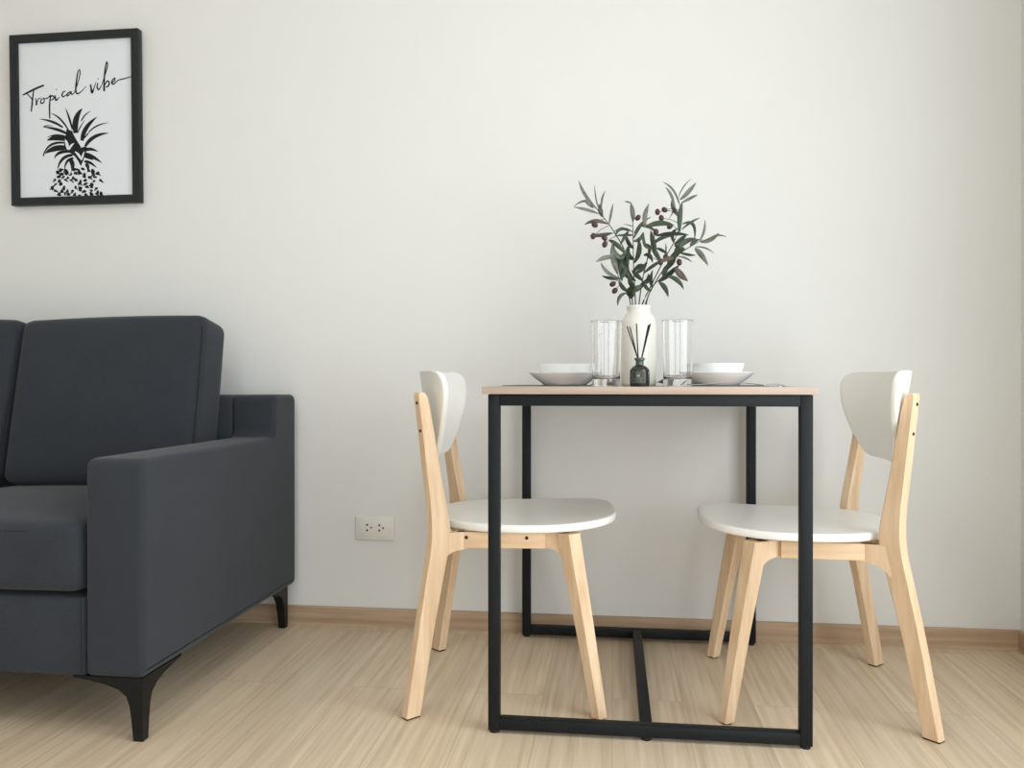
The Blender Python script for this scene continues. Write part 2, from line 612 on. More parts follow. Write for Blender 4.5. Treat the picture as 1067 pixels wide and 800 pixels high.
def sofa_leg(cx, cy, sx, sy):
    """Corner bracket leg: two gusseted wings meeting at the outer corner (sx, sy point inwards)."""
    bm = bmesh.new()
    prism(bm, [(cx + sx * s, z) for s, z in LEGP], 'y', cy, cy + sy * 0.0205)
    wing = [(0.0205, 0), (0.0211, 0)] + LEGP[2:-1] + [(0.0205, SB)]
    prism(bm, [(cy + sy * s, z) for s, z in wing], 'x', cx, cx + sx * 0.0205)
    bmesh.ops.translate(bm, vec=S0, verts=bm.verts[:])
    obj('leg', bm, M['sofa_leg'], sofa, True, 30)


sofa_leg(SX1 - 0.004, SYF + 0.006, -1, 1)
sofa_leg(SX1 - 0.022, SYB - 0.012, -1, -1)
sofa_leg(SX0 + 0.004, SYF + 0.006, 1, 1)
sofa_leg(SX0 + 0.022, SYB - 0.012, 1, -1)


# ------------------------------------------------------------------ dining table
TX0, TX1, TY0, TY1 = -0.2665, 0.4115, 1.744, 2.441
TCX, TCY = (TX0 + TX1) / 2, (TY0 + TY1) / 2
table = thing('dining_table', 'square dining table with pale oak top on a black square tube frame', 'table', (TCX, TCY, 0))
T0 = Vector((-TCX, -TCY, 0))


def table_part(name, bm, mat, parent=None, angle=35):
    bmesh.ops.translate(bm, vec=T0, verts=bm.verts[:])
    return obj(name, bm, mat, parent or table, True, angle)


FZ = 0.734
bm = bmesh.new(); box(bm, TX0 - 0.0125, TX1 + 0.0085, TY0 - 0.008, TY1 + 0.008, FZ, TABLE_Z, 0.0012, 2)
table_part('tabletop', bm, M['top_wood'])
TB = 0.025
for x in (TX0, TX1 - TB):
    for y in (TY0, TY1 - TB):
        bm = bmesh.new(); box(bm, x, x + TB, y, y + TB, 0.007, FZ - 0.0005, 0.0018, 2)
        lg = table_part('leg', bm, M['black_steel'])
        bm = bmesh.new(); lathe(bm, [(0, 0), (0.010, 0), (0.011, 0.002), (0.011, 0.0068), (0, 0.0068)], 20, x + TB / 2, y + TB / 2)
        table_part('foot_pad', bm, M['black_plastic'], lg)
for y in (TY0, TY1 - TB):
    bm = bmesh.new(); box(bm, TX0 + TB, TX1 - TB, y, y + TB, FZ - TB, FZ - 0.0006, 0.0018, 2)
    table_part('top_rail', bm, M['black_steel'])
    bm = bmesh.new(); box(bm, TX0 + TB, TX1 - TB, y, y + TB, 0.008, 0.008 + TB, 0.0018, 2)
    br_ = table_part('bottom_rail', bm, M['black_steel'])
    bm = bmesh.new(); lathe(bm, [(0, 0), (0.010, 0), (0.011, 0.002), (0.011, 0.0078), (0, 0.0078)], 20, TCX, y + TB / 2)
    table_part('foot_pad', bm, M['black_plastic'], br_)
for x in (TX0, TX1 - TB):
    bm = bmesh.new(); box(bm, x, x + TB, TY0 + TB, TY1 - TB, FZ - TB, FZ - 0.0006, 0.0018, 2)
    table_part('top_rail', bm, M['black_steel'])
bm = bmesh.new(); box(bm, TCX - 0.0125, TCX + 0.0125, TY0 + TB, TY1 - TB, 0.008, 0.008 + TB, 0.0018, 2)
table_part('floor_bar', bm, M['black_steel'])


# ------------------------------------------------------------------ dining chairs
ALPHA = R(44)


def chair_seat(drop=0.0):
    bm = bmesh.new()
    n = 72
    cx = 0.040

    def outline(i, k):
        a = 2 * PI * i / n
        c, s = math.cos(a), math.sin(a)
        ex = 2 / 3.3
        x = 0.222 * math.copysign(abs(c) ** ex, c)
        y = 0.214 * math.copysign(abs(s) ** ex, s)
        if x < 0:
            y *= 1 - 0.20 * (x / 0.222) ** 2
        else:
            y *= 1 - 0.05 * (x / 0.222) ** 2
        return x * k + cx, y * k

    def ztop(x, y):
        u = (x - cx) / 0.222
        return 0.4335 - drop + 0.016 * max(0, u) ** 2 + 0.006 * max(0, -u) ** 2 + 0.004 * (y / 0.21) ** 2
    T = 0.0185
    ks = [0.12, 0.3, 0.5, 0.7, 0.85, 0.95, 0.982]
    rings = []
    for k in ks:
        rings.append([(*outline(i, k), ztop(*outline(i, k))) for i in range(n)])
    for k, dz in ((0.995, 0.0012), (1.0, 0.0035), (1.0, T - 0.0035), (0.995, T - 0.0012), (0.988, T)):
        rings.append([(*outline(i, k), ztop(*outline(i, k)) - dz) for i in range(n)])
    for k in (0.8, 0.5, 0.2):
        rings.append([(*outline(i, k), ztop(*outline(i, k)) - T) for i in range(n)])
    loft(bm, rings)
    return bm


BR = 0.345


def back_x(z):
    return -0.2165 - 0.15 * (z - 0.70)


def chair_back(lean=0.0, twist=0.0):
    prof = smooth_path([(0.574, 0.070), (0.578, 0.100), (0.590, 0.128), (0.612, 0.156), (0.640, 0.183), (0.670, 0.206), (0.700, 0.224),
                        (0.728, 0.235), (0.750, 0.239), (0.766, 0.236), (0.777, 0.228), (0.784, 0.213), (0.7865, 0.190)], 3)
    N = 36
    T = 0.0145
    bm = bmesh.new()

    def P(z, a, off):
        ph = a / BR
        return Vector((back_x(z) + lean + twist * a + BR * (1 - math.cos(ph)) + off * math.cos(ph), BR * math.sin(ph) - off * math.sin(ph), z))
    lay = []
    for off in (0.0, T):
        rows = []
        for z, hw in prof:
            rows.append([bm.verts.new(P(z, hw * (-1 + 2 * i / N), off)) for i in range(N + 1)])
        lay.append(rows)
    for rows in lay:
        for r0, r1 in zip(rows, rows[1:]):
            for i in range(N):
                bm.faces.new((r0[i], r0[i + 1], r1[i + 1], r1[i]))
    A, B = lay
    for i in range(N):
        bm.faces.new((A[0][i], A[0][i + 1], B[0][i + 1], B[0][i]))
        bm.faces.new((A[-1][i], A[-1][i + 1], B[-1][i + 1], B[-1][i]))
    bd = []
    for k in (0, N):
        for j in range(len(prof) - 1):
            bm.faces.new((A[j][k], A[j + 1][k], B[j + 1][k], B[j][k]))
    bmesh.ops.recalc_face_normals(bm, faces=bm.faces[:])
    edges = [e for e in bm.edges if len(e.link_faces) == 2 and e.calc_face_angle() > R(60)]
    bmesh.ops.bevel(bm, geom=edges, offset=0.003, segments=2, profile=0.5, affect='EDGES')
    return bm


POST = [  # z, x, y (near side), width along the board
    (0.004, -0.216, 0.235, 0.038), (0.20, -0.187, 0.223, 0.043), (0.33, -0.167, 0.211, 0.049), (0.385, -0.158, 0.206, 0.052),
    (0.43, -0.157, 0.204, 0.051), (0.48, -0.163, 0.202, 0.044), (0.55, -0.1735, 0.2005, 0.038), (0.64, -0.186, 0.199, 0.032),
    (0.71, -0.1965, 0.198, 0.027), (0.728, -0.2, 0.198, 0.023), (0.736, -0.203, 0.198, 0.013)]


def post_axes(s):
    return Vector((math.cos(ALPHA), -s * math.sin(ALPHA), 0)), Vector((math.sin(ALPHA), s * math.cos(ALPHA), 0))


def chair_post(s, lean=0.0, rd=0.0):
    u, v = post_axes(s)
    bm = bmesh.new()
    path = smooth_path([(z, x + lean * min(1, max(0, (z - 0.1) / 0.35)), y, w) for z, x, y, w in POST], 4)
    rings = []
    for i, (z, x, y, w) in enumerate(path):
        c = Vector((x, s * y, z))
        th = 0.0255
        h, b = w / 2, 0.003
        t = th / 2
        rings.append([c + u * a + v * q for a, q in ((-h + b, -t), (h - b, -t), (h, -t + b), (h, t - b), (h - b, t), (-h + b, t), (-h, t - b), (-h, -t + b))])
    loft(bm, rings)
    # curved shoulder that reaches forward to carry the side rail
    g = round_poly([(0.0, 0.4125), (0.0, 0.345), (0.020, 0.368), (0.062, 0.373), (0.062, 0.4125)], [0, 0, 0.02, 0, 0], 6)
    d = Vector((0.88, -s * 0.47, 0)).normalized()
    p = Vector((d.y, -d.x, 0))
    base = Vector((-0.155 + lean * 0.8, s * 0.203, 0))
    lo = [bm.verts.new(base + d * a + p * 0.011 + Vector((0, 0, z - rd))) for a, z in g]
    hi = [bm.verts.new(base + d * a - p * 0.011 + Vector((0, 0, z - rd))) for a, z in g]
    bm.faces.new(lo); bm.faces.new(list(reversed(hi)))
    for i in range(len(g)):
        j = (i + 1) % len(g)
        bm.faces.new((lo[i], hi[i], hi[j], lo[j]))
    return bm


def oriented_box(bm, c, u, v, w, hu, hv, hw, bev=0.002):
    tmp = bmesh.new()
    box(tmp, -hu, hu, -hv, hv, -hw, hw, bev, 2)
    m = Matrix((u, v, w)).transposed().to_4x4()
    m.translation = c
    bmesh.ops.transform(tmp, matrix=m, verts=tmp.verts[:])
    me = bpy.data.meshes.new('tmp')
    tmp.to_mesh(me); tmp.free()
    bm.from_mesh(me)
    bpy.data.meshes.remove(me)


def front_leg(s, rd=0.0):
    bm = bmesh.new()
    rings = []
    path = [(0.004, 0.210, 0.222, 0.028), (0.2, 0.178, 0.205, 0.034), (0.36, 0.150, 0.190, 0.040), (0.4125 - rd, 0.142, 0.186, 0.041)]
    ang = R(40)
    u = Vector((math.cos(ang), s * math.sin(ang), 0))
    v = Vector((-math.sin(ang), s * math.cos(ang), 0))
    for z, x, y, w in path:
        c = Vector((x, s * y, z)); h = w / 2; b = 0.004
        rings.append([c + u * a + v * q for a, q in ((-h + b, -h), (h - b, -h), (h, -h + b), (h, h - b), (h - b, h), (-h + b, h), (-h, h - b), (-h, -h + b))])
    loft(bm, rings)
    # curved gusset running from the leg back to the side rail
    g = round_poly([(0.0, 0.4125), (0.0, 0.345), (0.022, 0.372), (0.062, 0.378), (0.062, 0.4125)], [0, 0, 0.02, 0, 0], 6)
    d = Vector((-0.93, -s * 0.37, 0)).normalized()
    p = Vector((d.y, -d.x, 0))
    base = Vector((0.148, s * 0.186, 0)) - d * (-0.008)
    lo = [bm.verts.new(base + d * a + p * 0.012 + Vector((0, 0, z - rd))) for a, z in g]
    hi = [bm.verts.new(base + d * a - p * 0.012 + Vector((0, 0, z - rd))) for a, z in g]
    bm.faces.new(lo); bm.faces.new(list(reversed(hi)))
    for i in range(len(g)):
        j = (i + 1) % len(g)
        bm.faces.new((lo[i], hi[i], hi[j], lo[j]))
    return bm


def make_chair(label, lean=0.0, back=0.0, twist=0.0, drop=0.004, rail_drop=0.0):
    t = thing('dining_chair', label, 'chair', (0, 0, 0), 0, 'dining chairs at the table')
    obj('seat', chair_seat(drop), M['white_lacquer'], t, True, 60)
    obj('backrest', chair_back(back, twist), M['white_lacquer'], t, True, 60)
    Z = Vector((0, 0, 1))
    for s in (-1, 1):
        lg = obj('rear_leg', chair_post(s, lean, rail_drop), M['birch'], t, True, 35)
        u, v = post_axes(s)
        bm = bmesh.new()
        oriented_box(bm, Vector((-0.216, s * 0.235, 0.0022)), u, v, Z, 0.018, 0.011, 0.0022, 0.0005)
        obj('foot_pad', bm, M['bolt'], lg)
        for z, x, y, w in ((0.712, -0.197 + lean, 0.198, 0.0268), (0.648, -0.187 + lean, 0.199, 0.0316)):
            bm = bmesh.new()
            c = Vector((x, s * y, z)) - u * (w / 2 + 0.0004)
            tube(bm, [c + u * 0.002, c - u * 0.0008], 0.0036, 14)
            obj('bolt', bm, M['bolt'], lg)
        fl = obj('front_leg', front_leg(s, rail_drop), M['birch'], t, True, 35)
        bm = bmesh.new()
        box(bm, 0.200, 0.220, s * 0.222 - 0.010, s * 0.222 + 0.010, 0, 0.0042, 0.0005, 1)
        obj('foot_pad', bm, M['bolt'], fl)
        # side rail between rear post and front gusset
        bm = bmesh.new()
        box(bm, -0.118, 0.088, s * 0.177 - 0.010, s * 0.177 + 0.010, 0.375 - rail_drop, 0.4125 - rail_drop, 0.002, 2)
        rl = obj('side_rail', bm, M['birch_rail'], t, True, 35)
        for bx, bz in ((-0.095, 0.400 - rail_drop), (0.045, 0.400 - rail_drop)):
            bm = bmesh.new()
            tube(bm, [(bx, s * 0.184, bz), (bx, s * 0.1878, bz)], 0.0042, 14)
            obj('bolt', bm, M['bolt'], rl)
    for x in (-0.140, 0.085):
        bm = bmesh.new()
        box(bm, x - 0.010, x + 0.010, -0.169, 0.169, 0.375 - rail_drop, 0.4125 - rail_drop, 0.002, 2)
        obj('cross_rail', bm, M['birch'], t, True, 35)
    return t


chair = make_chair('white and birch dining chair at the left end of the table, nearest the sofa')
chair.location = (-0.2555, 2.057, 0)
chair.rotation_euler = (0, 0, R(4.5))
chair = make_chair('white and birch dining chair at the right end of the table, farthest from the sofa', 0.016, 0.006, -0.036, 0.012, 0.010)
chair.location = (0.475, 2.073, 0)
chair.rotation_euler = (0, 0, R(176.8))

# ------------------------------------------------------------------ tableware
ZT = TABLE_Z


def placemat(name, x0, x1, y0, y1, curl_side, label):
    """Thin mat whose inner edge has curled up."""
    bm = bmesh.new()
    nx, ny = 40, 24
    T = 0.0016
    rows = []
    for j in range(ny + 1):
        fy = j / ny
        row_t, row_b = [], []
        for i in range(nx + 1):
            fx = i / nx
            x = x0 + (x1 - x0) * fx
            y = y0 + (y1 - y0) * fy
            e = fx if curl_side > 0 else 1 - fx
            k = max(0.0, (e - 0.82) / 0.18)
            z = ZT + 0.0006 + 0.017 * k ** 1.6 * (1 - 0.5 * fy)
            row_t.append(bm.verts.new((x, y, z + T)))
            row_b.append(bm.verts.new((x, y, z)))
        rows.append((row_t, row_b))
    for (t0, b0), (t1, b1) in zip(rows, rows[1:]):
        for i in range(nx):
            bm.faces.new((t0[i], t0[i + 1], t1[i + 1], t1[i]))
            bm.faces.new((b0[i], b1[i], b1[i + 1], b0[i + 1]))
        bm.faces.new((t0[0], t1[0], b1[0], b0[0]))
        bm.faces.new((t0[nx], b0[nx], b1[nx], t1[nx]))
    for (t, b) in (rows[0], rows[-1]):
        for i in range(nx):
            bm.faces.new((t[i], b[i], b[i + 1], t[i + 1]))
    o = obj(name, bm, M['mat'], None, True, 50)
    return tag(o, label, 'placemat', 'placemats on the dining table')


PLX, PRX, PLY = -0.117, 0.253, 2.04
placemat('placemat', -0.268, -0.018, 1.985, 2.30, 1, 'dark grey placemat under the left plate and bowl')
placemat('placemat', 0.125, 0.402, 1.985, 2.30, -1, 'dark grey placemat under the right plate and bowl')

ZP = ZT + 0.0023


def plate():
    bm = bmesh.new()
    lathe(bm, [(0, 0.003), (0.045, 0.003), (0.048, 0.0), (0.053, 0.0), (0.056, 0.003), (0.075, 0.017), (0.0885, 0.0290), (0.0895, 0.0305), (0.0885, 0.0315),
               (0.074, 0.0215), (0.058, 0.0085), (0.050, 0.0065), (0, 0.0065)], 72)
    return obj('plate', bm, M['porcelain'], None, True, 50)


def bowl():
    bm = bmesh.new()
    lathe(bm, [(0, 0.003), (0.032, 0.003), (0.034, 0.0), (0.038, 0.0), (0.046, 0.004), (0.056, 0.014), (0.062, 0.028), (0.0655, 0.0445), (0.0655, 0.0460), (0.064, 0.0460),
               (0.060, 0.030), (0.053, 0.016), (0.042, 0.008), (0, 0.007)], 72)
    return obj('bowl', bm, M['porcelain'], None, True, 50)


def tumbler():
    bm = bmesh.new()
    lathe(bm, [(0, 0.0012), (0.024, 0.0), (0.0295, 0.0), (0.0312, 0.0006), (0.0317, 0.002), (0.0318, 0.0035), (0.0321, 0.014), (0.0330, 0.05), (0.0342, 0.10), (0.03518, 0.1450), (0.0352, 0.1485), (0.0350, 0.1494), (0.0346, 0.1498), (0.0341, 0.1498), (0.0337, 0.1494), (0.0335, 0.1485), (0.03342, 0.1450),
               (0.0325, 0.10), (0.0313, 0.05), (0.0307, 0.026), (0.0304, 0.0225), (0.0294, 0.0195), (0.027, 0.0175), (0.020, 0.0168), (0, 0.0165)], 72)
    return obj('drinking_glass', bm, M['glass'], None, True, 40)


p0 = tag(plate(), 'wide white plate in the left place setting, under a bowl', 'plate', 'plates on the dining table')
p0.location = (PLX, PLY, ZP)
p1 = p0.copy(); COL.objects.link(p1); p1.location = (PRX, PLY, ZP)
p1['label'] = 'wide white plate in the right place setting, under a bowl'
b0 = tag(bowl(), 'white bowl standing on the left plate', 'bowl', 'bowls on the plates')
b0.location = (PLX, PLY, ZP + 0.0067)
b1 = b0.copy(); COL.objects.link(b1); b1.location = (PRX, PLY, ZP + 0.0067)
b1['label'] = 'white bowl standing on the right plate'
g0 = tag(tumbler(), 'tall clear drinking glass between the left plate and the vase', 'glass', 'drinking glasses on the dining table')
g0.location = (-0.0135, 1.885, ZT)
g1 = g0.copy(); COL.objects.link(g1); g1.location = (0.1475, 1.885, ZT)
g1['label'] = 'tall clear drinking glass between the vase and the right plate'

# spoon lying upside down in front of the right plate
sp = thing('spoon', 'steel spoon lying in front of the right plate with its bowl towards the table edge', 'spoon', (0.27, 1.855, ZT))
bm = bmesh.new()
path = smooth_path([(-0.105, 0.002, 0.0042), (-0.07, 0.003, 0.0044), (-0.035, 0.005, 0.007), (0.0, 0.005, 0.0088), (0.03, 0.003, 0.0072), (0.062, 0.0, 0.0036)], 5)
rings = []
for i, (x, y, z) in enumerate(path):
    f = i / (len(path) - 1)
    w = 0.0065 - 0.0040 * min(1, f * 1.3) + 0.0008
    rings.append([(x, y - w, z), (x, y - w * 0.6, z + 0.0010), (x, y + w * 0.6, z + 0.0010), (x, y + w, z), (x, y + w * 0.6, z - 0.0010), (x, y - w * 0.6, z - 0.0010)])
loft(bm, rings)
obj('handle', bm, M['steel'], sp, True, 60)
bm = bmesh.new()
n = 28
rings = []
for k in (1.0, 0.97, 0.85, 0.65, 0.4, 0.1):
    rings.append([(0.084 + 0.027 * k * math.cos(2 * PI * i / n), 0.0185 * k * math.sin(2 * PI * i / n) * (1 + 0.12 * math.cos(2 * PI * i / n)), 0.0004 + 0.0062 * math.sqrt(1 - k * k * 0.999)) for i in range(n)])
inner = [[(x * 1.0, y * 0.96, max(0.0002, z - 0.0012)) for x, y, z in r] for r in reversed(rings)]
loft(bm, inner + rings)
obj('spoon_bowl', bm, M['steel'], sp, True, 60)

# vase
VY = 2.150
vb = at(665.5, 402, VY)
VX = vb.x
vd = (-VX * math.sin(YAW) + VY * math.cos(YAW)) / F_PX      # metres per pixel there
VH = (at(665.5, 318.5, VY).z) - ZT
bm = bmesh.new()
vp = [(0, 0.002), (0.040, 0.0), (0.0435, 0.0015), (0.0452, 0.006), (0.0455, 0.05), (0.0455, VH - 0.060), (0.0450, VH - 0.048), (0.0425, VH - 0.036), (0.0370, VH - 0.026),
      (0.0318, VH - 0.020), (0.0302, VH - 0.015), (0.0302, VH - 0.010), (0.0318, VH - 0.007), (0.0320, VH - 0.002), (0.0308, VH), (0.0285, VH - 0.001), (0.0270, VH - 0.006),
      (0.0270, VH - 0.018), (0.0335, VH - 0.026), (0.0390, VH - 0.040), (0.0412, VH - 0.055), (0.0412, 0.012), (0.036, 0.007), (0, 0.006)]
lathe(bm, vp, 72)
vase = tag(obj('vase', bm, M['vase'], None, True, 50), 'ivory bottle-necked ceramic vase holding olive branches in the middle of the table', 'vase')
vase.location = (VX, VY, ZT)

# reed diffuser
DY = 1.835
db = at(666.5, 402, DY)
df = thing('reed_diffuser', 'small black reed diffuser bottle with black sticks in front of the vase', 'diffuser', (db.x, DY, ZT))
bm = bmesh.new()
lathe(bm, [(0, 0.0015), (0.019, 0), (0.0213, 0.0012), (0.0218, 0.004), (0.0218, 0.034), (0.0210, 0.038), (0.0175, 0.0425), (0.0115, 0.0465), (0.0095, 0.0480), (0, 0.0480)], 48)
obj('bottle', bm, M['dark_glass'], df, True, 50)
bm = bmesh.new()
lathe(bm, [(0.0, 0.0475), (0.0092, 0.0475), (0.0088, 0.056), (0.0100, 0.0585), (0.0115, 0.0595), (0.0115, 0.0632), (0.0105, 0.0640), (0.0060, 0.0640), (0.0055, 0.062), (0, 0.062)], 40)
obj('bottle_neck', bm, M['neck_glass'], df, True, 50)


def curved_patch(bm, a0, a1, z0, z1, r, n=12):
    r2 = r + 0.0003
    lo, hi, lo2, hi2 = [], [], [], []
    for i in range(n + 1):
        a = a0 + (a1 - a0) * i / n
        c, s = math.cos(a), math.sin(a)
        lo.append(bm.verts.new((r * c, r * s, z0))); hi.append(bm.verts.new((r * c, r * s, z1)))
        lo2.append(bm.verts.new((r2 * c, r2 * s, z0))); hi2.append(bm.verts.new((r2 * c, r2 * s, z1)))
    for i in range(n):
        bm.faces.new((lo2[i], lo2[i + 1], hi2[i + 1], hi2[i]))
        bm.faces.new((lo[i], hi[i], hi[i + 1], lo[i + 1]))
        bm.faces.new((hi2[i], hi2[i + 1], hi[i + 1], hi[i]))
        bm.faces.new((lo2[i + 1], lo2[i], lo[i], lo[i + 1]))
    bm.faces.new((lo[0], lo2[0], hi2[0], hi[0])); bm.faces.new((lo[n], hi[n], hi2[n], lo2[n]))


A0 = R(-100)
bm = bmesh.new(); curved_patch(bm, A0 - R(42), A0 + R(42), 0.007, 0.035, 0.0219)
lb = obj('label', bm, M['label'], df, True, 50)
bm = bmesh.new()
for z0, z1, h in ((0.0335, 0.0338, 38), (0.0085, 0.0088, 38), (0.029, 0.0300, 14), (0.0215, 0.0265, 10), (0.0180, 0.0188, 26), (0.0145, 0.0151, 20), (0.0112, 0.0118, 24)):
    curved_patch(bm, A0 - R(h), A0 + R(h), z0, z1, 0.0222, 8)
for s in (-1, 1):
    curved_patch(bm, A0 + s * R(38) - R(0.6), A0 + s * R(38) + R(0.6), 0.0085, 0.0338, 0.0222, 2)
obj('label_print', bm, M['label_mark'], lb, True, 50)
dd = (-db.x * math.sin(YAW) + DY * math.cos(YAW)) / F_PX
for tx, ty, bx, r, dy in ((653.3, 340, 669.5, 0.0014, -0.004), (656.3, 340.5, 667.5, 0.0014, 0.004), (663.2, 337, 666.0, 0.0014, -0.002),
                          (676.9, 338, 664.5, 0.0016, 0.000), (675.6, 338.6, 664.0, 0.0016, 0.005), (677.6, 337.2, 665.3, 0.0016, 0.009)):
    top = at(tx, ty, DY + dy)
    bot = at(bx, 398, DY - dy * 0.3)
    neck = (top - bot)
    bm = bmesh.new()
    p0_ = bot - Vector((db.x, DY, ZT)); p1_ = top - Vector((db.x, DY, ZT))
    # keep the stick inside the neck: start where it passes the mouth
    f = (0.0625 - p0_.z) / (p1_.z - p0_.z)
    m_ = p0_.lerp(p1_, f)
    m_.x = max(-0.005, min(0.005, m_.x)); m_.y = max(-0.004, min(0.004, m_.y))
    tube(bm, [Vector((m_.x * 0.6, m_.y * 0.6, 0.0615)), m_ + Vector((0, 0, 0.002)), p1_], r, 10)
    obj('reed', bm, M['reed'], df, True, 50)


# ------------------------------------------------------------------ olive branches in the vase
def crop(cx, cy):
    return 590 + cx / 5.333, 180 + cy / 5.333


def leaf(bm, p0, p1, p2, width, mi, roll, O):
    """Lance-shaped leaf along a quadratic curve, folded slightly along its midrib."""
    n = 9
    pts = [p0 * (1 - t) ** 2 + p1 * (2 * t * (1 - t)) + p2 * t * t for t in [i / n for i in range(n + 1)]]
    view = Vector((rng.uniform(-0.5, 0.5), -1, rng.uniform(-0.4, 0.3))).normalized()   # blades face the room, each a little differently
    L, C, Rr = [], [], []
    for i, p in enumerate(pts):
        t = i / n
        tg = (pts[min(i + 1, n)] - pts[max(i - 1, 0)]).normalized()
        side = tg.cross(view).normalized()
        side = Matrix.Rotation(roll, 3, tg) @ side
        up = side.cross(tg).normalized()
        w = width * 0.5 * (math.sin(PI * min(1, 0.06 + t * 0.94)) ** 0.75) * (1.0 if t < 0.97 else 0.25)
        w = max(w, 0.0006)
        C.append(bm.verts.new(p - up * w * 0.18))
        L.append(bm.verts.new(p - side * w))
        Rr.append(bm.verts.new(p + side * w))
    for i in range(n):
        for a, b in ((L, C), (C, Rr)):
            f = bm.faces.new((a[i], b[i], b[i + 1], a[i + 1]))
            f.material_index = mi


